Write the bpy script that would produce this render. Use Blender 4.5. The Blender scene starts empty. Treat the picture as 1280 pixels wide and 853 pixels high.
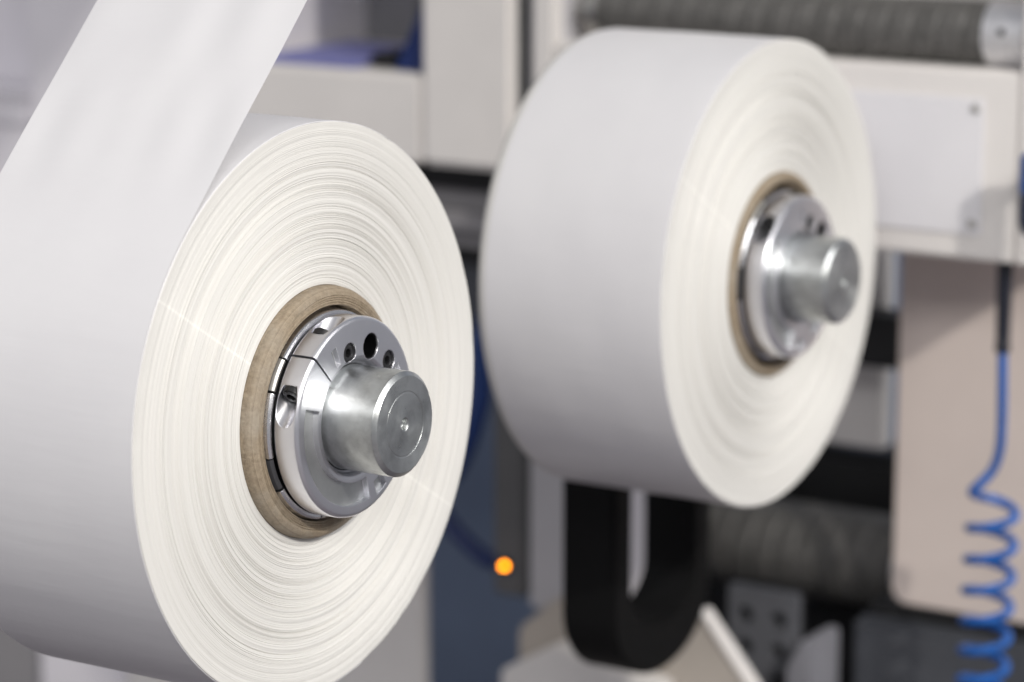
import bpy, bmesh, math, random
from mathutils import Vector, Matrix
import numpy as np
R = math.radians
sc = bpy.context.scene
col = sc.collection
rng = random.Random(7)
nrng = np.random.RandomState(11)

# ------------------------------------------------------------------ camera
cam = bpy.data.cameras.new('camera')
cam_o = bpy.data.objects.new('camera', cam)
col.objects.link(cam_o)
YAW, PIT = .5587, .2056
d = Vector((-math.sin(YAW)*math.cos(PIT), math.cos(YAW)*math.cos(PIT), -math.sin(PIT)))
r = Vector((math.cos(YAW), math.sin(YAW), 0)); u = r.cross(d)
m = Matrix((r, u, -d)).transposed().to_4x4()
m.translation = (1.1243, -1.5588, .4472)
cam_o.matrix_world = m
cam.sensor_width = 36; cam.lens = 3760/1280*36
cam.clip_start = .05; cam.clip_end = 100
cam.dof.use_dof = True
cam.dof.focus_distance = 1.918
cam.dof.aperture_fstop = 3.7
sc.camera = cam_o

# ------------------------------------------------------------------ light
w = bpy.data.worlds.new('World'); sc.world = w; w.use_nodes = True
bg = w.node_tree.nodes['Background']
bg.inputs[0].default_value = (.93, .94, 1.0, 1); bg.inputs[1].default_value = .20

def area(name, loc, target, size, power, color=(1, .97, .93), size_y=None, shape=None):
    l = bpy.data.lights.new(name, 'AREA')
    l.energy = power; l.color = color; l.size = size
    if size_y: l.shape = 'RECTANGLE'; l.size_y = size_y
    if shape: l.shape = shape
    o = bpy.data.objects.new(name, l); col.objects.link(o)
    o.location = loc
    o.rotation_euler = (Vector(target)-Vector(loc)).to_track_quat('-Z', 'Y').to_euler()
    return o
area('hall_spot_lamp', (3.9, -1.9, 2.7), (0, .3, 0), .14, 90, (1, .955, .88), shape='DISK')
for x, y, p in ((-2.4, -5.2, 26), (.4, -5.2, 50), (3.0, -5.0, 145), (4.8, -3.0, 60), (5.6, -.4, 110), (5.4, 2.2, 105)):
    area('hall_ceiling_lamp', (x, y, 3.2), (x, y, 0), 3.2, p, (1, .985, .975), size_y=2.4)
sc.view_settings.view_transform = 'Standard'
sc.view_settings.look = 'None'
sc.view_settings.exposure = 0.60
sc.view_settings.gamma = 1.0

# ------------------------------------------------------------------ materials
def srgb(*c):
    return tuple(((x/255)/12.92 if x/255 <= .04045 else ((x/255+.055)/1.055)**2.4) for x in c)

class NT:
    def __init__(s, name):
        s.m = bpy.data.materials.new(name); s.m.use_nodes = True
        s.t = s.m.node_tree; s.p = s.t.nodes['Principled BSDF']
    def n(s, typ, **kw):
        o = s.t.nodes.new(typ)
        for k, v in kw.items():
            if k in o.inputs.keys(): o.inputs[k].default_value = v
            else: setattr(o, k, v)
        return o
    def l(s, a, b): s.t.links.new(a, b)
    def noise(s, vec, scale, detail=4, rough=.55):
        n = s.n('ShaderNodeTexNoise'); n.inputs['Scale'].default_value = scale
        n.inputs['Detail'].default_value = detail; n.inputs['Roughness'].default_value = rough
        if vec is not None: s.l(vec, n.inputs['Vector'])
        return n.outputs['Fac']
    def ramp(s, fac, stops):
        n = s.n('ShaderNodeValToRGB'); e = n.color_ramp.elements
        while len(e) < len(stops): e.new(.5)
        for i, (p, c) in enumerate(stops):
            e[i].position = p; e[i].color = (*c, 1) if len(c) == 3 else c
        s.l(fac, n.inputs[0]); return n.outputs[0]
    def rng(s, fac, a, b, lo=0., hi=1.):
        n = s.n('ShaderNodeMapRange'); s.l(fac, n.inputs[0])
        n.inputs[1].default_value = lo; n.inputs[2].default_value = hi
        n.inputs[3].default_value = a; n.inputs[4].default_value = b
        return n.outputs[0]
    def math(s, op, a, b=None):
        n = s.n('ShaderNodeMath', operation=op)
        for i, v in enumerate((a, b)):
            if v is None: continue
            if isinstance(v, (int, float)): n.inputs[i].default_value = v
            else: s.l(v, n.inputs[i])
        return n.outputs[0]
    def obj(s, scale=None):
        o = s.n('ShaderNodeTexCoord').outputs['Object']
        if scale:
            mp = s.n('ShaderNodeMapping'); mp.inputs['Scale'].default_value = scale
            s.l(o, mp.inputs[0]); return mp.outputs[0]
        return o
    def radius(s):
        x = s.n('ShaderNodeSeparateXYZ'); s.l(s.obj(), x.inputs[0])
        return s.math('SQRT', s.math('ADD', s.math('MULTIPLY', x.outputs[1], x.outputs[1]), s.math('MULTIPLY', x.outputs[2], x.outputs[2])))
    def bump(s, h, strength, dist, normal=None):
        b = s.n('ShaderNodeBump'); b.inputs['Strength'].default_value = strength; b.inputs['Distance'].default_value = dist
        s.l(h, b.inputs['Height'])
        if normal is not None: s.l(normal, b.inputs['Normal'])
        s.l(b.outputs[0], s.p.inputs['Normal']); return b
    def mix(s, a, b, fac):
        n = s.n('ShaderNodeMix', data_type='RGBA')
        s.l(fac, n.inputs[0])
        for i, v in ((6, a), (7, b)):
            if isinstance(v, tuple): n.inputs[i].default_value = (*v, 1)
            else: s.l(v, n.inputs[i])
        return n.outputs[2]

def paint(name, c, rough=.45, var=.08, bumpy=.15, spec=.5, scale=14):
    """painted or moulded surface: slight mottling, dust and orange peel"""
    k = NT(name)
    v = k.obj()
    f = k.noise(v, scale, 5)
    a = tuple(x*(1-var) for x in c); b = tuple(min(1, x*(1+var)) for x in c)
    k.l(k.ramp(f, [(.3, a), (.7, b)]), k.p.inputs['Base Color'])
    k.l(k.rng(k.noise(v, scale*3, 4), rough-.08, rough+.1), k.p.inputs['Roughness'])
    k.p.inputs['Specular IOR Level'].default_value = spec
    if bumpy: k.bump(k.noise(v, 420, 3), bumpy, .0006)
    return k.m

def metal(name, c, rough=.28, smudge=.12, lines=None, aniso=0, bevel=.0006, rings=0., cvar=.1):
    k = NT(name)
    v = k.obj()
    k.p.inputs['Metallic'].default_value = 1
    f = k.noise(v, 30, 7, .66)
    k.l(k.ramp(f, [(.28, tuple(x*(1-cvar*2) for x in c)), (.6, c)]), k.p.inputs['Base Color'])
    k.l(k.rng(k.noise(v, 55, 6, .65), rough-smudge*.6, rough+smudge, .3, .72), k.p.inputs['Roughness'])
    bv = k.n('ShaderNodeBevel'); bv.samples = 4; bv.inputs[0].default_value = bevel
    h = k.noise(k.obj(lines or (900, 900, 900)), 1, 3)
    if rings:
        rad = k.radius()
        cb = k.n('ShaderNodeCombineXYZ'); k.l(k.math('MULTIPLY', rad, rings), cb.inputs[0])
        h = k.noise(cb.outputs[0], 1, 3)
        k.bump(h, .15, .0003, bv.outputs[0])
    else:
        k.bump(h, .08, .0003, bv.outputs[0])
    if aniso:
        k.p.inputs['Anisotropic'].default_value = aniso; k.p.inputs['Anisotropic Rotation'].default_value = .25
        t = k.n('ShaderNodeTangent', direction_type='RADIAL', axis='X'); k.l(t.outputs[0], k.p.inputs['Tangent'])
    return k.m

def paper_side_mat():
    k = NT('layered_paper_edge')
    rad = k.radius()
    cb = k.n('ShaderNodeCombineXYZ'); k.l(k.math('MULTIPLY', rad, 1), cb.inputs[0])
    f1 = k.noise(cb.outputs[0], 900, 4, .7)
    f2 = k.noise(cb.outputs[0], 130, 3, .6)
    c1 = k.ramp(f2, [(.3, (.655, .642, .608)), (.7, (.69, .678, .646))])
    c2 = k.ramp(f1, [(.3, (.555, .533, .492)), (.5, (.72, .708, .68))])
    mx = k.n('ShaderNodeMix', data_type='RGBA'); mx.inputs[0].default_value = .5
    k.l(c1, mx.inputs[6]); k.l(c2, mx.inputs[7])
    # lamp glint painted into the colour as a straight pale line across the face
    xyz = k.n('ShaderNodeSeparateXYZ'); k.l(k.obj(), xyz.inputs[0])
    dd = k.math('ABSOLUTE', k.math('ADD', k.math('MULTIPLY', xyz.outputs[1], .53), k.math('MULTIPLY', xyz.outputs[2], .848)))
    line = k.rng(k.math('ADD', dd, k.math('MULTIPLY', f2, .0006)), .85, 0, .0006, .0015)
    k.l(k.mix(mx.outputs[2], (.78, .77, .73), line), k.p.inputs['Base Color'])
    k.p.inputs['Roughness'].default_value = .34
    k.p.inputs['Specular IOR Level'].default_value = .10
    k.p.inputs['Anisotropic'].default_value = 1.0; k.p.inputs['Anisotropic Rotation'].default_value = .25
    t = k.n('ShaderNodeTangent', direction_type='RADIAL', axis='X'); k.l(t.outputs[0], k.p.inputs['Tangent'])
    k.bump(f1, .35, .0006)
    return k.m

def film_mat():
    k = NT('white_film')
    v = k.obj((3, 40, 40))
    f = k.noise(k.obj(), 9, 4)
    k.l(k.ramp(f, [(.3, (.71, .702, .718)), (.7, (.745, .738, .75))]), k.p.inputs['Base Color'])
    k.l(k.rng(k.noise(k.obj(), 30, 4), .34, .46), k.p.inputs['Roughness'])
    k.p.inputs['Specular IOR Level'].default_value = .45
    k.bump(k.noise(k.obj((3.5, 24, 24)), 1, 4), .26, .003)
    return k.m

def cardboard_mat():
    k = NT('cardboard')
    rad = k.radius()
    cb = k.n('ShaderNodeCombineXYZ'); k.l(k.math('MULTIPLY', rad, 1), cb.inputs[0])
    f1 = k.noise(cb.outputs[0], 1400, 4, .7)
    f2 = k.noise(k.obj(), 330, 6, .75)
    f3 = k.noise(k.obj(), 22, 4, .6)
    c = k.mix((.165, .122, .078), (.42, .345, .25), k.rng(k.math('ADD', k.math('MULTIPLY', f1, .62), k.math('MULTIPLY', f2, .38)), 0, 1, .36, .64))
    c = k.mix(c, (.40, .37, .32), k.rng(f3, 0, .55, .45, .75))
    k.l(c, k.p.inputs['Base Color'])
    k.p.inputs['Roughness'].default_value = .75
    k.bump(k.math('ADD', f1, f2), .6, .0012)
    return k.m

def rubber_roll_mat():
    k = NT('grooved_rubber')
    f = k.noise(k.obj(), 60, 5, .6)
    k.l(k.ramp(f, [(.3, (.075, .073, .069)), (.7, (.13, .126, .12))]), k.p.inputs['Base Color'])
    k.p.inputs['Roughness'].default_value = .5
    k.bump(k.noise(k.obj((700, 700, 700)), 1, 3), .5, .001)
    return k.m

M = dict(
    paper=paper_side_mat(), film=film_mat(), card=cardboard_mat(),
    alu=metal('machined_aluminium', (.84, .84, .88), .31, .05, cvar=.03, aniso=.3, bevel=.0009),
    steel=metal('turned_steel', (.63, .65, .645), .33, .16, cvar=.24, rings=900., aniso=.45),
    chrome=metal('polished_ring_steel', (.85, .85, .87), .22, .08, cvar=.05),
    dull=metal('dull_zinc', (.50, .49, .47), .42, .14, cvar=.2),
    cast=metal('cast_aluminium', (.60, .615, .61), .48, .08, cvar=.08),
    matte=metal('matte_aluminium', (.82, .82, .84), .45, .06, cvar=.04),
    darksteel=metal('dark_steel', (.09, .09, .095), .4, .1),
    black=paint('black_oxide', (.012, .012, .013), .42, .2),
    seg=paint('dark_rubber', (.05, .05, .055), .55, .25),
    white=paint('white_paint', (.80, .77, .745), .42, .03),
    lilac=paint('cool_lit_white_paint', (.82, .795, .84), .42, .03),  # same white paint, the cooler light at left put into its colour
    plate=paint('cover_plate_paint', (.80, .79, .815), .38, .03),
    beige=paint('beige_paint', (.50, .45, .395), .5, .06),
    lower=paint('warm_white_paint', (.74, .645, .59), .45, .03),
    grey=paint('grey_paint', (.20, .20, .215), .45, .08),
    midgrey=paint('mid_grey_paint', (.30, .29, .30), .45, .06),
    rail=paint('dark_grey_paint', (.12, .12, .122), .5, .1),
    slate=paint('slate_paint', (.075, .08, .092), .5, .15),
    navy=paint('navy_paint', (.24, .30, .43), .55, .12, scale=3),
    dark=paint('dark_machine_paint', (.014, .014, .015), .5, .3),
    loop=paint('black_rubber', (.003, .003, .0032), .65, .2, spec=.2),
    rubber=rubber_roll_mat(),
    blue=paint('blue_polyurethane', (.008, .108, .42), .28, .08, bumpy=0),
    bluedark=paint('blue_plastic', (.02, .05, .16), .4, .1),
    sheet=paint('lilac_blue_paper', (.22, .23, .50), .6, .05),
    concrete=paint('hall_floor_coating', (.105, .095, .108), .5, .12, scale=2),
)
lens = NT('amber_lens'); lens.p.inputs['Base Color'].default_value = (.9, .35, .01, 1)
lens.p.inputs['Emission Color'].default_value = (1, .26, .002, 1); lens.p.inputs['Emission Strength'].default_value = 7.6
M['lens'] = lens.m

# ------------------------------------------------------------------ mesh helpers
def P(x, rad, a):
    """point at axial position x, radius and angle a (degrees from up, turning towards -Y)"""
    return (x, -rad*math.sin(R(a)), rad*math.cos(R(a)))

def link(name, me, mat, parent=None, sharp=14):
    if mat is not None and not me.materials:
        me.materials.append(mat)
    if sharp is not None:
        me.shade_smooth(); me.set_sharp_from_angle(angle=R(sharp))
    o = bpy.data.objects.new(name, me); col.objects.link(o)
    if parent is not None: o.parent = parent
    return o

def to_mesh(bm, name):
    bmesh.ops.recalc_face_normals(bm, faces=bm.faces[:])
    me = bpy.data.meshes.new(name); bm.to_mesh(me); bm.free(); return me

def lathe(prof, a0=0, a1=360, n=128, jitter=None, closed=False):
    """profile of (x, r) about X; closed=True joins the last point to the first"""
    full = abs(a1-a0-360) < 1e-6
    k = n if full else n+1
    bm = bmesh.new(); rows = []
    for i in range(k):
        a = a0+(a1-a0)*i/n
        row = []
        for j, (x, rad) in enumerate(prof):
            if jitter: x, rad = jitter(x, rad, a, j)
            row.append(bm.verts.new(P(x, rad, a)))
        rows.append(row)
    np_ = len(prof)
    for i in range(n):
        A, B = rows[i], rows[(i+1) % k]
        for j in range(np_ if closed else np_-1):
            q = (A[j], A[(j+1) % np_], B[(j+1) % np_], B[j])
            bm.faces.new(q)
    if closed and not full:
        bm.faces.new(rows[0]); bm.faces.new(rows[-1])
    if not closed:
        bmesh.ops.remove_doubles(bm, verts=bm.verts[:], dist=1e-7)
    return bm

def box_bm(x0, x1, y0, y1, z0, z1, bev=0.0, seg=2):
    bm = bmesh.new()
    bmesh.ops.create_cube(bm, size=1)
    bmesh.ops.scale(bm, vec=(x1-x0, y1-y0, z1-z0), verts=bm.verts)
    bmesh.ops.translate(bm, vec=((x0+x1)/2, (y0+y1)/2, (z0+z1)/2), verts=bm.verts)
    if bev: bmesh.ops.bevel(bm, geom=bm.edges[:], offset=bev, segments=seg, affect='EDGES')
    return bm

def box(name, mat, b, parent=None, bev=.002):
    return link(name, to_mesh(box_bm(*b, bev=bev), name), mat, parent)

def prism_bm(poly, axis, t0, t1, bev=0):
    """poly in the plane across axis ('x': (y,z), 'y': (x,z)) extruded from t0 to t1"""
    bm = bmesh.new()
    def pt(p, t): return (t, p[0], p[1]) if axis == 'x' else (p[0], t, p[1])
    A = [bm.verts.new(pt(p, t0)) for p in poly]; B = [bm.verts.new(pt(p, t1)) for p in poly]
    bm.faces.new(A); bm.faces.new(B[::-1])
    for i in range(len(poly)):
        bm.faces.new((A[i], A[(i+1) % len(poly)], B[(i+1) % len(poly)], B[i]))
    bmesh.ops.recalc_face_normals(bm, faces=bm.faces[:])
    if bev: bmesh.ops.bevel(bm, geom=bm.edges[:], offset=bev, segments=2, affect='EDGES')
    return bm

def cyl_bm(p0, p1, rad, n=32, rad2=None):
    p0, p1 = Vector(p0), Vector(p1); ax = (p1-p0)
    bm = bmesh.new()
    bmesh.ops.create_cone(bm, cap_ends=True, segments=n, radius1=rad, radius2=rad if rad2 is None else rad2, depth=ax.length)
    q = ax.to_track_quat('Z', 'Y').to_matrix().to_4x4(); q.translation = (p0+p1)/2
    bmesh.ops.transform(bm, matrix=q, verts=bm.verts)
    return bm

def sweep_bm(pts, rad, n=14, cap=True):
    pts = [Vector(p) for p in pts]; bm = bmesh.new(); rows = []
    t = (pts[1]-pts[0]).normalized(); nrm = t.orthogonal().normalized()
    for i, p in enumerate(pts):
        t2 = (pts[min(i+1, len(pts)-1)]-pts[max(i-1, 0)]).normalized()
        nrm = (nrm-t2*nrm.dot(t2)).normalized(); b = t2.cross(nrm)
        rr = rad(i/(len(pts)-1)) if callable(rad) else rad
        rows.append([bm.verts.new(p+nrm*rr*math.cos(2*math.pi*k/n)+b*rr*math.sin(2*math.pi*k/n)) for k in range(n)])
    for A, B in zip(rows, rows[1:]):
        for k in range(n): bm.faces.new((A[k], A[(k+1) % n], B[(k+1) % n], B[k]))
    if cap: bm.faces.new(rows[0][::-1]); bm.faces.new(rows[-1])
    return bm

def smooth_path(ctrl, per=10):
    c = [Vector(p) for p in ctrl]; c = [c[0]*2-c[1]]+c+[c[-1]*2-c[-2]]; out = []
    for i in range(1, len(c)-2):
        a, b, e, f = c[i-1:i+3]
        for k in range(per):
            t = k/per
            out.append(.5*((2*b)+(e-a)*t+(2*a-5*b+4*e-f)*t*t+(3*b-a-3*e+f)*t**3))
    out.append(c[-2]); return out

def merge(*bms):
    out = bmesh.new()
    for b in bms:
        me = bpy.data.meshes.new('tmp'); b.to_mesh(me); b.free(); out.from_mesh(me); bpy.data.meshes.remove(me)
    return out

def boolean(bm, cutters, name):
    """bm minus all the cutters -> mesh"""
    me = to_mesh(bm, name); a = bpy.data.objects.new('tmp_a', me); col.objects.link(a)
    tmp = [a]
    for i, c in enumerate(cutters):
        bo = bpy.data.objects.new('tmp_b', to_mesh(c, 'tmp_b')); col.objects.link(bo); tmp.append(bo)
        md = a.modifiers.new('b%d' % i, 'BOOLEAN'); md.operation = 'DIFFERENCE'; md.solver = 'EXACT'; md.object = bo
    dg = bpy.context.evaluated_depsgraph_get()
    out = bpy.data.meshes.new_from_object(a.evaluated_get(dg)); out.name = name
    for o in tmp:
        mm = o.data; bpy.data.objects.remove(o); bpy.data.meshes.remove(mm)
    return out

def thing(name, label, cat, loc=(0, 0, 0), group=None):
    o = bpy.data.objects.new(name, None); o.empty_display_size = .05; col.objects.link(o); o.location = loc
    o['label'] = label; o['category'] = cat
    if group: o['group'] = group
    return o

def tag(o, label, cat, group=None):
    o['label'] = label; o['category'] = cat
    if group: o['group'] = group
    return o

def copy_tree(o, parent=None):
    c = o.copy(); col.objects.link(c)
    if parent is not None: c.parent = parent
    for ch in list(o.children): copy_tree(ch, c)
    return c

# ------------------------------------------------------------------ floor
fl = box('floor', M['concrete'], (-5, 2.4, -6, 2.6, -1.12, -1.02), bev=0)
fl['kind'] = 'structure'

# ------------------------------------------------------------------ machine frame (white uprights and beam)
mf = thing('printing_machine', 'white printing machine frame carrying the roller, cover plate and lower panel at right', 'machine', (0, .9, -1.02))
def mbox(name, mat, b, bev=.003, parent=mf):
    x0, x1, y0, y1, z0, z1 = b
    L = Vector((0, .9, -1.02))
    return box(name, mat, (x0-L.x, x1-L.x, y0-L.y, y1-L.y, z0-L.z, z1-L.z), parent, bev)
mbox('beam', M['white'], (-.3343, .1335, .85, 1.0, -.0205, .1462), .003)
mbox('side_plate', M['white'], (-.3593, -.335, .85, .96, -.0205, .52), .003)
mbox('back_panel', M['white'], (-.33, .1335, .962, .975, .1464, .52), .002)
mbox('end_cover', M['white'], (.1343, .150, .848, 1.0, -.0205, .52), .002)
pl = mbox('cover_plate', M['plate'], (-.17, .1005, .8475, .8495, .002, .1215), .0006)
for sx in (-.16, .0928):
    for sz in (.0117, .1127):
        bm = lathe([(-.0012, 0), (-.0012, .0030), (-.0002, .0042), (.0015, .0042)], n=24)
        bmesh.ops.rotate(bm, cent=(0, 0, 0), matrix=Matrix.Rotation(R(90), 3, 'Z'), verts=bm.verts)
        bmesh.ops.translate(bm, vec=(sx, .847-.9, sz+1.02), verts=bm.verts)
        link('screw', to_mesh(bm, 'screw'), M['dull'], pl)
# lower panel with rounded lower left corner
rc, x0, x1, z0, z1 = .014, -.044, .255, -.392, .05
poly = [(x0, z1), (x1, z1), (x1, z0)]+[(x0+rc-rc*math.sin(R(a)), z0+rc-rc*math.cos(R(a))) for a in range(0, 91, 10)]
bm = prism_bm([(a, b+1.02) for a, b in poly], 'y', 1.001-.9, 1.022-.9, .0015)
link('lower_panel', to_mesh(bm, 'lower_panel'), M['lower'], mf)
mbox('plinth', M['slate'], (-.078, .5, .985, 1.4, -1.02, -.408), .006)
mbox('plinth_top', M['dark'], (-.068, .5, 1.0, 1.3, -.4075, -.3935), .003)
mbox('cross_rail', M['dark'], (-.55, -.05, 1.045, 1.09, -.174, -.122), .003)
mbox('rear_panel', M['white'], (-.20, -.112, 1.12, 1.14, -.275, .02), .003)
mbox('rear_upright', M['rail'], (-.105, -.03, 1.25, 1.30, -1.02, .3), .003)
mbox('gear_housing', M['dark'], (-.37, -.06, 1.17, 1.24, -1.02, -.295), .01)
mbox('valve_block', M['dark'], (-.27, -.22, 1.18, 1.24, -.294, -.22), .006)
mbox('upright', paint('upright_grey', (.52, .51, .53), .45, .05), (-.372, -.328, .865, .95, -.415, .52), .003)
mbox('light_upright', M['lilac'], (-.296, -.249, .905, .93, -1.02, -.18), .003)
mbox('dark_rail', M['rail'], (-.410, -.3735, .860, .94, -.405, .52), .003)

# ------------------------------------------------------------------ beige stand
st = thing('flared_pedestal', 'beige flared machine pedestal behind the black loop under the second roll', 'pedestal', (-.2, .9, -1.02))
poly = [(-.378, -1.02), (-.378, -.435), (-.335, -.398), (-.176, -.386), (-.10, -.472), (.10, -.72), (.10, -1.02)]
bm = prism_bm([(a+.2, b+1.02) for a, b in poly], 'y', -.045, -.025, .003)
link('foot_plate', to_mesh(bm, 'foot_plate'), M['beige'], st)
poly = [(-.176, -.384), (-.1705, -.384), (.1055, -.72), (.1, -.72)]
bm = prism_bm([(a+.2, b+1.02) for a, b in poly], 'y', -.048, -.030, .0008)
link('edge_strip', to_mesh(bm, 'edge_strip'), M['white'], st)
poly = [(-.380, -.61), (-.380, -.47), (-.32, -.435), (-.2, -.455), (-.2, -.61)]
bm = prism_bm([(a+.2, b+1.02) for a, b in poly], 'y', -.075, -.046, .003)
link('stiffener', to_mesh(bm, 'stiffener'), M['white'], st)

# ------------------------------------------------------------------ left cabinet
cb_L = Vector((-.75, .9, -1.02))
cab = thing('machine_cabinet', 'white machine cabinet with open shelf bays behind the front roll', 'cabinet', cb_L)
def cbox(name, mat, b, bev=.003, parent=cab):
    x0, x1, y0, y1, z0, z1 = b
    return box(name, mat, (x0-cb_L.x, x1-cb_L.x, y0-cb_L.y, y1-cb_L.y, z0-cb_L.z, z1-cb_L.z), parent, bev)
cbox('stile', M['white'], (-.486, -.3815, .85, 1.12, .0175, .55), .006)
cbox('stile', M['lilac'], (-.985, -.715, .85, 1.12, .0175, .55), .006)
cbox('bottom_rail', M['white'], (-.7145, -.4865, .852, 1.12, .0175, .105), .004)
cbox('bottom_rail', M['lilac'], (-1.6, -.9855, .852, 1.12, .0175, .055), .004)
cbox('sill', M['lilac'], (-1.6, -.978, .846, .8515, .050, .060), .003)
cbox('back_panel', M['grey'], (-.7145, -.4865, 1.09, 1.118, .1055, .55), 0)
cbox('back_panel', M['lilac'], (-1.6, -.9855, .93, .95, .0555, .55), 0)
cbox('shelf_divider', M['rail'], (-.566, -.553, .96, 1.089, .1055, .55), .001)
cbox('gap_shadow', M['dark'], (-.875, -.30, .905, 1.12, -.012, .017), 0)  # dark box standing in for the shade in the gap under the frame
cbox('drawer', M['midgrey'], (-.875, -.40, .895, 1.1, -.072, -.013), .02)
cbox('drawer_gap', M['dark'], (-.875, -.40, .925, 1.1, -.088, -.0725), 0)
cbox('lower_drawer', M['slate'], (-.875, -.412, .90, 1.1, -.155, -.0885), .006)
cbox('lower_door', M['white'], (-.872, -.486, .85, .865, -1.02, -.31), .004)
cbox('lower_door', M['lilac'], (-.995, -.874, .85, .865, -1.02, -.31), .004)
cbox('side_door', M['midgrey'], (-1.7, -.998, .86, 1.1, -1.02, -.305), .004)
cbox('body', M['lilac'], (-1.7, -.88, .858, 1.1, -.30, .0170), 0)

tag(box('paper_stack', M['sheet'], (-.690, -.572, .862, 1.02, .1058, .112), bev=.001), 'lilac blue sheets lying on the shelf of the white cabinet', 'paper stack')
tag(box('small_box', M['black'], (-.566, -.535, .88, .935, .1058, .120), bev=.003), 'small black box lying beside the lilac blue sheets on the shelf', 'box')
bm = prism_bm([(-.531, .1058), (-.4885, .1058), (-.4885, .175), (-.497, .175)], 'y', .872, 1.0, .001)
tag(link('ring_binder', to_mesh(bm, 'ring_binder'), paint('navy_binder', (.012, .03, .14), .4)), 'navy blue binder leaning against the shelf end by the white stile', 'binder')

# ------------------------------------------------------------------ partition far behind
part = box('partition_wall', M['navy'], (-3.2, .6, 1.9, 1.96, -1.02, 1.6), bev=0)
tag(part, 'dark navy partition wall far behind the two rolls', 'wall')

# dark blue cable drooping behind the front roll
pts = smooth_path([(-.52, .885, -.20), (-.505, .875, -.27), (-.475, .87, -.335), (-.43, .868, -.37), (-.405, .868, -.374)], 8)
tag(link('cable', to_mesh(sweep_bm(pts, .009, 12), 'cable'), paint('blue_cable', (.01, .025, .11), .4)), 'dark blue cable drooping to the dark rail below the rolls', 'cable')
pts = smooth_path([(-.418, .87, -.12), (-.425, .862, -.16), (-.428, .862, -.22), (-.47, .868, -.30), (-.56, .88, -.34)], 8)
tag(link('cable', to_mesh(sweep_bm(pts, .010, 12), 'cable'), paint('royal_blue_cable', (.010, .04, .17), .4)), 'royal blue cable hanging from the drawer between the two rolls', 'cable')

# ------------------------------------------------------------------ indicator lamp
lamp = thing('indicator_lamp', 'small glowing amber indicator lamp on the dark rail below the rolls', 'lamp', (-.3945, .8600, -.374))
bm = lathe([(-.004, .0040), (-.004, .0066), (.0, .0072), (.0, .0)], n=32)
bmesh.ops.rotate(bm, cent=(0, 0, 0), matrix=Matrix.Rotation(R(90), 3, 'Z'), verts=bm.verts)
link('bezel', to_mesh(bm, 'bezel'), M['black'], lamp)
bm = lathe([(-.0075, 0), (-.0070, .0016), (-.006, .0027), (-.0045, .0031), (-.001, .0031)], n=32)
bmesh.ops.rotate(bm, cent=(0, 0, 0), matrix=Matrix.Rotation(R(90), 3, 'Z'), verts=bm.verts)
link('lens', to_mesh(bm, 'lens'), M['lens'], lamp)

# ------------------------------------------------------------------ black rubber loop under the second roll
def loop_poly(hw, top, bot, straight):
    """U outline in (y, z): down one side, round the bottom, up the other"""
    out = [(-hw, top), (-hw, straight)]
    for a in range(10, 171, 10):
        out.append((-hw*math.cos(R(a)), straight-(straight-bot)*math.sin(R(a))))
    return out+[(hw, straight), (hw, top)]
o_ = loop_poly(.088, -.12, -.392, -.325); i_ = loop_poly(.057, -.12, -.345, -.31)
bm = prism_bm(o_+i_[::-1], 'x', -.027, .027, .003)
lp = link('rubber_loop', to_mesh(bm, 'rubber_loop'), M['loop']); lp.location = (-.155, .70, 0)
tag(lp, 'black rubber loop hanging beneath the second roll', 'loop')

# ------------------------------------------------------------------ bracket with holes
br = thing('hole_bracket', 'grey steel bracket with dark round holes beside the beige foot', 'bracket', (-.15, .95, -1.05))
bm0 = box_bm(-.046, .030, 0, .012, .53, .665, .002)
cut = [cyl_bm((hx, -.02, hz), (hx, .04, hz), .0085, 24) for hx in (-.026, .010) for hz in (.575, .605, .637)]
link('plate', boolean(bm0, cut, 'plate'), paint('oiled_steel', (.11, .113, .125), .45, .2), br)
box('backing', M['dark'], (-.046, .030, .013, .016, .40, .665), br, 0)
bm = prism_bm([(.034, .52), (.034, .60), (.05, .632), (.062, .632), (.062, .52)], 'y', -.03, .03, .002)
link('flange', to_mesh(bm, 'flange'), paint('worn_grey_steel', (.24, .24, .265), .45, .15), br)
box('leg', M['grey'], (-.045, .06, .02, .05, .03, .52), br)

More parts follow.
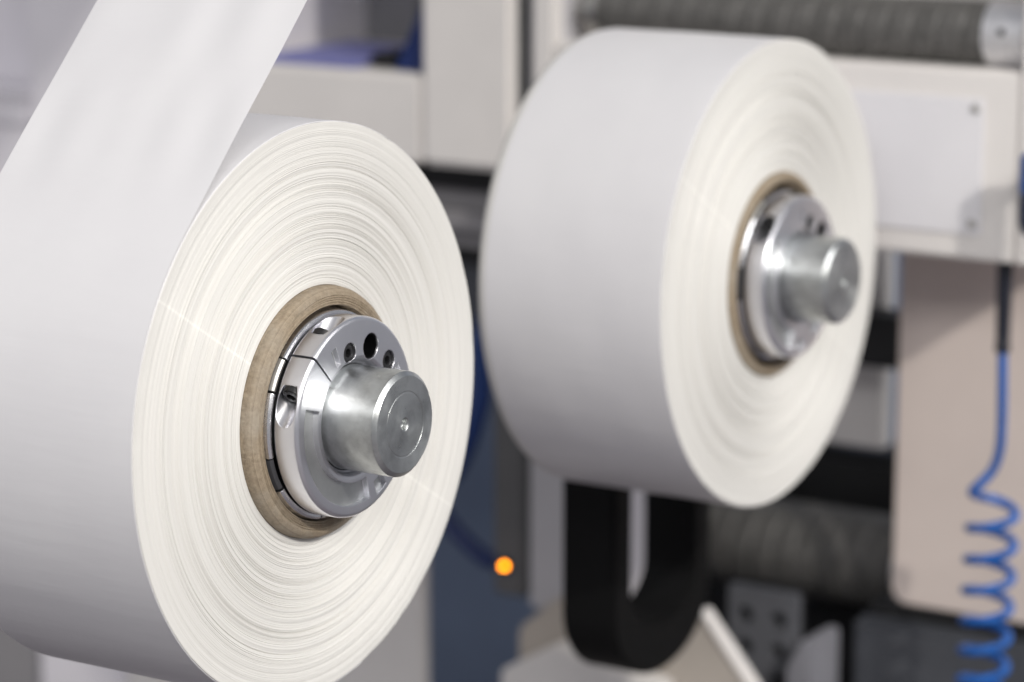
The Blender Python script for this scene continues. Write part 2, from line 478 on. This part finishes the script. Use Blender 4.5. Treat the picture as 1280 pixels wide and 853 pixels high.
# ------------------------------------------------------------------ rollers
def roller(name, label, x0, x1, y, z, rad, mat, group):
    t = thing(name, label, 'roller', (x0, y, z), group)
    CL = .035 if z > 0 else .012; L = x1-x0; nx = int(L/.0011); na = 96; pitch = .0245
    bm = bmesh.new(); rows = []
    for i in range(nx+1):
        x = .004+(L-.008)*i/nx; row = []
        for k in range(na):
            a = 2*math.pi*k/na
            ph = (x/pitch+a/(2*math.pi)) % 1
            dd = min(abs(ph-.5)*pitch, .5*pitch)
            g = -.0016*min(1, max(0, 2-dd/.0016))
            ph2 = (x/.0031+a/(2*math.pi)) % 1
            g += -.00022*max(0, 1-abs(ph2-.5)/.25)
            row.append(bm.verts.new((x, -(rad+g)*math.sin(a), (rad+g)*math.cos(a))))
        rows.append(row)
    for A, B in zip(rows, rows[1:]):
        for k in range(na): bm.faces.new((A[k], A[(k+1) % na], B[(k+1) % na], B[k]))
    bm.faces.new(rows[0]); bm.faces.new(rows[-1])
    link('sleeve', to_mesh(bm, 'sleeve'), mat, t, 60)
    c = lathe([(L-.0045, 0), (L-.0045, rad-.0005), (L-.0038, rad+.0006), (L+CL-.001, rad+.0006), (L+CL, rad-.0006), (L+CL, 0)], n=64)
    HX = .0145 if z > 0 else .006
    hole = cyl_bm(P(L+HX, rad-.008, 82), P(L+HX, rad+.01, 82), .0036, 20)
    co = link('collar', boolean(c, [hole], 'collar'), M['matte'], t)
    link('set_screw', to_mesh(cyl_bm(P(L+HX, rad-.0079, 82), P(L+HX, rad-.005, 82), .0032, 16), 'set_screw'), M['black'], co)
    c = lathe([(.0045, 0), (.0045, rad-.004), (.003, rad-.002), (-.010, rad-.002), (-.013, rad-.006), (-.013, .013), (-.028, .013), (-.028, 0)], n=48)
    link('end_cap', to_mesh(c, 'end_cap'), M['dull'], t)
    link('axle', to_mesh(cyl_bm((L+CL+.0001, 0, 0), (L+CL+.004, 0, 0), .011, 24), 'axle'), M['dull'], t)
    return t
YR = .888
roller('guide_roller', 'dark grooved rubber roller with aluminium collar above the second roll', -.302, .0940, YR, .1747, .0276, M['rubber'], 'grooved rubber rollers')
roller('guide_roller', 'dark grooved rubber roller low down between the black loop and lower panel', -.33, -.065, 1.1, -.384, .048, M['rubber'], 'grooved rubber rollers')

# ------------------------------------------------------------------ paper rolls
W, RO, RC, RI = .168, .19, .0837, .0712
def roll_profile():
    n = 400
    rs = np.linspace(RC, RO-.0006, n)
    walk = np.cumsum(nrng.randn(n)*.000016); walk -= np.linspace(walk[0], walk[-1], n)
    fine = nrng.randn(n)*.00018
    wave = .00005*np.sin(rs/.0052+np.cumsum(nrng.randn(n))*.22)+.00022*np.sin(rs/.0012+np.cumsum(nrng.randn(n))*.3)
    env = .55+.45*np.sin((rs-RC)/(RO-RC)*math.pi*1.1+.4)
    xs = (walk*.5+(fine+wave)*env); xs -= xs.max()
    for c in (.093, .108, .121, .139, .151, .166, .178):     # packs of layers standing slightly proud
        xs += .00009*(np.abs(rs-c) < nrng.uniform(.0004, .0011))
    xs -= xs.max()
    pr = [(float(a), float(b)) for a, b in zip(xs, rs)]
    pr[0] = (pr[0][0]-.0005, RC)
    pr += [(-.0007, RO-.0002), (-.0014, RO), (-W+.008, RO+.0001), (-W+.004, RO-.0004), (-W+.0015, RO-.0016), (-W, RO-.0038), (-W, RC), (pr[0][0], RC)]
    return pr
_nr = random.Random(21)
NICKS = [(_nr.uniform(0, 360), _nr.uniform(1.2, 4.5), _nr.uniform(.0002, .0009)) for _ in range(26)]
def roll_jitter(x, rad, a, j):
    # windings are not perfectly level nor perfectly round
    t = R(a)
    nick = 0
    if rad > RO-.010 and x > -.01:
        for a0, wd, dp in NICKS:
            nick += dp*max(0, 1-abs((a-a0+180) % 360-180)/wd)*(rad-RO+.010)/.010
    x -= nick*.5; rad -= nick*.12
    return x+.00005*math.sin(2*t+rad*60)+.00003*math.sin(3*t-rad*90), rad+.00015*math.sin(2*t+1)*(rad > .12)

def make_roll(label):
    t = thing('paper_roll', label, 'paper roll', (0, 0, 0), 'white paper rolls on the machine')
    bm = lathe(roll_profile(), n=288, jitter=roll_jitter)
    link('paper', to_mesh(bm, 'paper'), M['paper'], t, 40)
    wrap = [(-.0010, RO+.0001), (-.0013, RO+.0005)]+[(-.0013-(W-.0098)*i/24, RO+.0006+.00003*math.sin(i*1.3)) for i in range(1, 24)]+[(-W+.0086, RO+.0005), (-W+.0082, RO-.0003)]
    bm = lathe(wrap, n=288, jitter=lambda x, rad, a, j: (x, rad+.00012*math.sin(R(a)*5+x*50)+.00008*math.sin(R(a)*11-x*90)))
    link('outer_wrap', to_mesh(bm, 'outer_wrap'), M['film'], t, 40)
    return t
def make_core(t, prot, thick=RI):
    ro = RC-.0002
    prof = [(-W-.004, ro), (-.012, ro), (-.004, ro), (.0, ro), (prot*.3, ro-.0001), (prot*.55, ro-.0008), (prot*.78, ro-.0020), (prot*.93, ro-.0036), (prot, ro-.0056)]
    for i in range(1, 9): prof.append((prot-.0001*i+.0004*(-1)**i, ro-.0056-(ro-.0056-thick-.0008)*i/8))
    prof += [(prot-.001, thick), (prot*.5, thick-.0002), (-.01, thick), (-W-.004, thick)]
    cr = random.Random(5); ns = [cr.uniform(-1, 1) for _ in range(361)]
    def j(x, rad, a, i):
        s = ns[int(a) % 360]; q = math.sin(R(a)*7+i)*.6+math.sin(R(a)*17-2*i)*.5+s*.7+.5*math.sin(R(a)*41+3*i)
        k = .00011 if x > -.001 else 0
        return x+q*k*(.9 if i > 7 else .7), rad+q*k*(.8 if i <= 8 else .6)
    bm = lathe(prof, n=360, jitter=j, closed=True)
    return link('core', to_mesh(bm, 'core'), M['card'], t, 50)

front = make_roll('front white paper roll in sharp focus with its web running up to the left')
rear = copy_tree(front)
rear.location = (.034, .59, .002)
rear['label'] = 'second white paper roll, blurred, behind the front one and below the dark roller'
make_core(front, .0095)
make_core(rear, .0035, .0745)

# web leaving the front roll at a tangent, 45 degrees
TA = 45.5
tdir = Vector((0, math.cos(R(TA)), math.sin(R(TA)))); ndir = Vector((0, -math.sin(R(TA)), math.cos(R(TA))))
RW = RO+.0016
bm = bmesh.new(); rows = []
wr = random.Random(3)
waves = [(wr.uniform(.030, .075), wr.uniform(-.35, .35), wr.uniform(0, 6.28), wr.uniform(.4, 1)) for _ in range(7)]
NS, NX = 170, 64
for i in range(NS+1):
    s = -.50+1.30*i/NS
    row = []
    for k in range(NX+1):
        x = -.0012-(W-.0024)*k/NX
        if s < 0:
            a = TA+math.degrees(-s/RW)
            p = Vector(P(x, RW-.0004*min(1, -s/.05), a))
        else:
            ramp_ = min(1, s/.09)**1.5
            h = sum(am*math.sin(2*math.pi*(x-sl*s)/wl+ph) for wl, sl, ph, am in waves)/len(waves)
            p = Vector((x, 0, 0))+ndir*(RW+h*.0013*ramp_)+tdir*s
        row.append(bm.verts.new(p))
    rows.append(row)
for A, B in zip(rows, rows[1:]):
    for k in range(NX): bm.faces.new((A[k], A[k+1], B[k+1], B[k]))
link('web', to_mesh(bm, 'web'), M['film'], front, 40)

# loose film lip along the underside of the front roll
bm = bmesh.new(); rows = []
for i in range(41):
    x = -.002-(W-.016)*i/40
    lift = .0016+.0035*max(0, math.sin((x+.16)/.15*math.pi))**2*(1+.3*math.sin(x*140))
    row = []
    for k in range(9):
        f = k/8
        row.append(bm.verts.new(P(x, RO+.0019+lift*f*f, 186-16*f)))
    rows.append(row)
for A, B in zip(rows, rows[1:]):
    for k in range(8): bm.faces.new((A[k], A[k+1], B[k+1], B[k]))
link('loose_end', to_mesh(bm, 'loose_end'), M['film'], front, 40)

# ------------------------------------------------------------------ chuck
SPL = 44.0          # split line of the clamp
XD = .031           # front face of the clamp
def sector(r0, r1, a0, a1, x0, x1, n=24):
    return lathe([(x0, r0), (x0, r1), (x1, r1), (x1, r0)], a0, a1, n, closed=True)
def hexsocket_head(c, axis_to, rad, h):
    """socket head screw: ring with recessed hexagon; c = centre of outer face, axis_to = outward unit vector"""
    c = Vector(c); ax = Vector(axis_to).normalized()
    bm = cyl_bm(c-ax*h, c, rad, 32)
    bmesh.ops.recalc_face_normals(bm, faces=bm.faces[:])
    ed = [e for e in bm.edges if all((v.co-c).dot(ax) > -h*.1 for v in e.verts)]
    bmesh.ops.bevel(bm, geom=ed, offset=rad*.14, segments=2, affect='EDGES')
    return boolean(bm, [cyl_bm(c-ax*h*.7, c+ax*h*.3, rad*.52, 6)], 'screw')
def milled(me):
    """floors of the face pockets keep their rougher as-cast skin"""
    me.materials.clear(); me.materials.append(M['alu']); me.materials.append(M['cast'])
    for p in me.polygons:
        c = p.center; rr = math.hypot(c.y, c.z)
        p.material_index = 1 if (p.normal.x > .9 and .0262 < c.x < .0280 and rr > .0395) else 0
    return me
def make_chuck(label):
    t = thing('roll_chuck', label, 'chuck', (0, 0, 0), 'metal roll chucks')
    prof = [(.0126, .0352), (.0126, .0640), (.0130, .0655), (.0140, .0662), (.0278, .0662), (.0292, .0659), (.0303, .0650), (.0309, .0637), (XD, .0622), (XD, .0405), (.0304, .0388), (.0285, .0374), (.0262, .0366), (.0255, .0352)]
    g = .75
    upper = lathe(prof, SPL-180+g, SPL-g, 120, closed=True)
    lower = lathe(prof, SPL+g, SPL+180-g, 120, closed=True)
    # axis of the clamping screws: across the split
    e_r = Vector(P(0, 1, SPL)); e_t = Vector(P(0, 1, SPL+90))
    base = e_r*.0570+Vector((.0212, 0, 0))
    base2 = -e_r*.0570+Vector((.0212, 0, 0))
    cu = [cyl_bm(P(.024, .0444, 9), P(.04, .0444, 9), .0069, 32), cyl_bm(P(.010, .0475, -20.5), P(.04, .0475, -20.5), .0086, 36), cyl_bm(P(.024, .0485, -50), P(.04, .0485, -50), .0069, 32),
          sector(.0425, .0552, 24, 30, .0270, .04), sector(.0440, .0560, -72, -60, .0270, .04),
          sector(.0435, .0575, -130, -84, .0268, .04, 30),
          cyl_bm(base-e_t*.0205, base-e_t*.09, .0076, 40), cyl_bm(base2+e_t*.0205, base2+e_t*.09, .0076, 40)]
    cl = [sector(.0430, .0582, 74, 194, .0268, .04, 60), sector(.0505, .0605, 201.5, 213, .0275, .04, 16),
          cyl_bm(base+e_t*.0205, base+e_t*.09, .0076, 40), cyl_bm(base2-e_t*.0205, base2-e_t*.09, .0076, 40)]
    hu = link('clamp_half', milled(boolean(upper, cu, 'clamp_half')), None, t)
    hl = link('clamp_half', milled(boolean(lower, cl, 'clamp_half')), None, t)
    for rad, a in ((.0444, 9), (.0485, -50)):
        link('screw', hexsocket_head(P(.0296, rad, a), (1, 0, 0), .0062, .005), M['black'], hu)
    for h, bb, sg in ((hl, base, 1), (hu, base, -1), (hu, base2, 1), (hl, base2, -1)):
        link('screw', hexsocket_head(bb+e_t*.0255*sg, e_t*sg, .0066, .0049), M['black'], h)
    hb = sector(.0001, .0078, 0, 360, .0129, .0135, 32); bmesh.ops.translate(hb, vec=P(0, .0475, -20.5), verts=hb.verts)
    hw = lathe([(.013, .0079), (.013, .0087), (.0302, .0087), (.0306, .0083), (.0302, .0079)], n=40, closed=True); bmesh.ops.translate(hw, vec=P(0, .0475, -20.5), verts=hw.verts)
    link('hole_shade', to_mesh(merge(hb, hw), 'hole_shade'), M['darksteel'], hu)  # dark lining added to give the open hole its inner shade
    # flange ring, split like the clamp
    fp = [(.0035, .0655), (.0035, .0678), (.0045, .0686), (.0095, .0686), (.0108, .0680), (.0113, .0668), (.0113, .0640), (.0035, .0640)]
    link('flange', to_mesh(lathe(fp, SPL-176, SPL+3.2, 110, closed=True), 'flange'), M['chrome'], t)
    link('hub', to_mesh(lathe([(-.165, 0), (-.165, .0632), (.0125, .0632), (.0125, 0)], n=96), 'hub'), M['darksteel'], t)
    # expanding jaws between hub and core
    jaws = [(48.2, 67, 'dull', .0700, .0112), (67.8, 104, 'chrome', .0703, .0116), (104.6, 124.5, 'seg', .0697, .0108), (125.2, 168, 'chrome', .0702, .0116), (170, 222, 'chrome', .0700, .011), (226, 246, 'dull', .0692, .0088), (247, 284, 'chrome', .0702, .007), (285, 305, 'seg', .0704, .009), (306, 360, 'chrome', .0700, .0035), (361, 406.5, 'chrome', .0702, .0033)]
    for a0, a1, mm, ro, xe in jaws:
        jp = [(-.03, .0634), (-.03, ro), (xe-.0042, ro), (xe-.0012, ro-.0008), (xe, ro-.0022), (xe, .0662), (xe-.003, .0634)]
        link('jaw', to_mesh(lathe(jp, a0+.25, a1-.25, 24, closed=True), 'jaw'), M[mm], t)
    # shaft
    sh = [(-.20, 0), (-.20, .0346), (.0655, .0346), (.0664, .0344), (.0687, .0316), (.0687, .0218), (.0684, .0216), (.0684, .0206), (.0686, .0204), (.0686, .0046), (.0680, .0038), (.0650, .0030), (.0645, .0012), (.0640, 0)]
    link('shaft', to_mesh(lathe(sh, n=144), 'shaft'), M['steel'], t, 25)
    return t
chuck = make_chuck('aluminium chuck with turned steel shaft in sharp focus in the front roll')
chuck2 = copy_tree(chuck)
chuck2.location = (.034, .59, .002); chuck2.rotation_euler = (R(-27), 0, 0)
chuck2['label'] = 'blurred aluminium chuck with shaft in the second roll'
chuck2.location.x -= .0085

# ------------------------------------------------------------------ air hose
hs = thing('air_hose', 'blue coiled air hose hanging from black ribbed sleeve under the white beam', 'hose', (.115, .872, -.0205))
L = Vector((.115, .885, -.0205))
ctrl = [Vector((.1150, .885, -.098)), Vector((.1160, .885, -.135)), Vector((.1165, .885, -.165)), Vector((.1160, .884, -.192)), Vector((.1120, .880, -.210)), Vector((.1030, .874, -.223)), Vector((.0945, .872, -.232))]
path = smooth_path(ctrl, 10)
cx, cy, rad, z = .1115, .885, .0205, -.2385
n = 40; turns = 11
for i in range(n*turns+1):
    th = math.pi-2*math.pi*i/n
    if i: z -= (.0298-.0004*min(i/n, 5))/n
    path.append(Vector((cx-.0009*i/n+rad*math.cos(th), cy+rad*math.sin(th), z)))
# smooth the junction
P_ = [p.copy() for p in path]
for _ in range(6):
    for i in range(45, 80):
        if i+1 < len(P_): P_[i] = (P_[i-1]+P_[i]*2+P_[i+1])/4
link('tube', to_mesh(sweep_bm([p-L for p in P_], .0042, 16), 'tube'), M['blue'], hs)
pr = []
for i in range(14):
    zz = -.002-.0053*i
    pr += [(zz, .0062), (zz-.0004, .0076-.0001*i), (zz-.0028, .0076-.0001*i), (zz-.0032, .0060)]
pr = [(0, 0)]+pr+[(-.0765, .0068), (-.083, .0068), (-.084, .0055), (-.084, 0)]
bm = lathe(pr, n=32)
bmesh.ops.rotate(bm, cent=(0, 0, 0), matrix=Matrix.Rotation(R(-90), 3, 'Y'), verts=bm.verts)
link('strain_relief', to_mesh(bm, 'strain_relief'), paint('navy_black_rubber', (.010, .012, .022), .4), hs)

pg = thing('hose_coupling', 'blue and black hose coupling at the right edge of the white beam', 'coupling', (.169, .80, .05))
def zl(pr, name, mat):
    bm = lathe(pr, n=32)
    bmesh.ops.rotate(bm, cent=(0, 0, 0), matrix=Matrix.Rotation(R(-90), 3, 'Y'), verts=bm.verts)
    link(name, to_mesh(bm, name), mat, pg)
zl([(.036, 0), (.036, .009), (.032, .013), (.004, .0135), (.002, .0125), (.002, 0)], 'cap', paint('deep_blue_plastic', (.014, .07, .27), .35))
zl([(.0018, 0), (.0018, .0128), (-.010, .0135), (-.024, .0130), (-.033, .010), (-.034, 0)], 'nut', paint('navy_nut', (.012, .02, .05), .35))
pts = smooth_path([(0, 0, -.03), (.003, 0, -.045), (.012, 0, -.065), (.026, 0, -.09), (.036, 0, -.14), (.038, 0, -.25), (.038, 0, -.6)], 8)
link('tube', to_mesh(sweep_bm(pts, .0055, 12), 'tube'), M['bluedark'], pg)
link('fitting', to_mesh(cyl_bm((0, .0125, .02), (0, .049, .02), .007, 20), 'fitting'), M['dull'], pg)
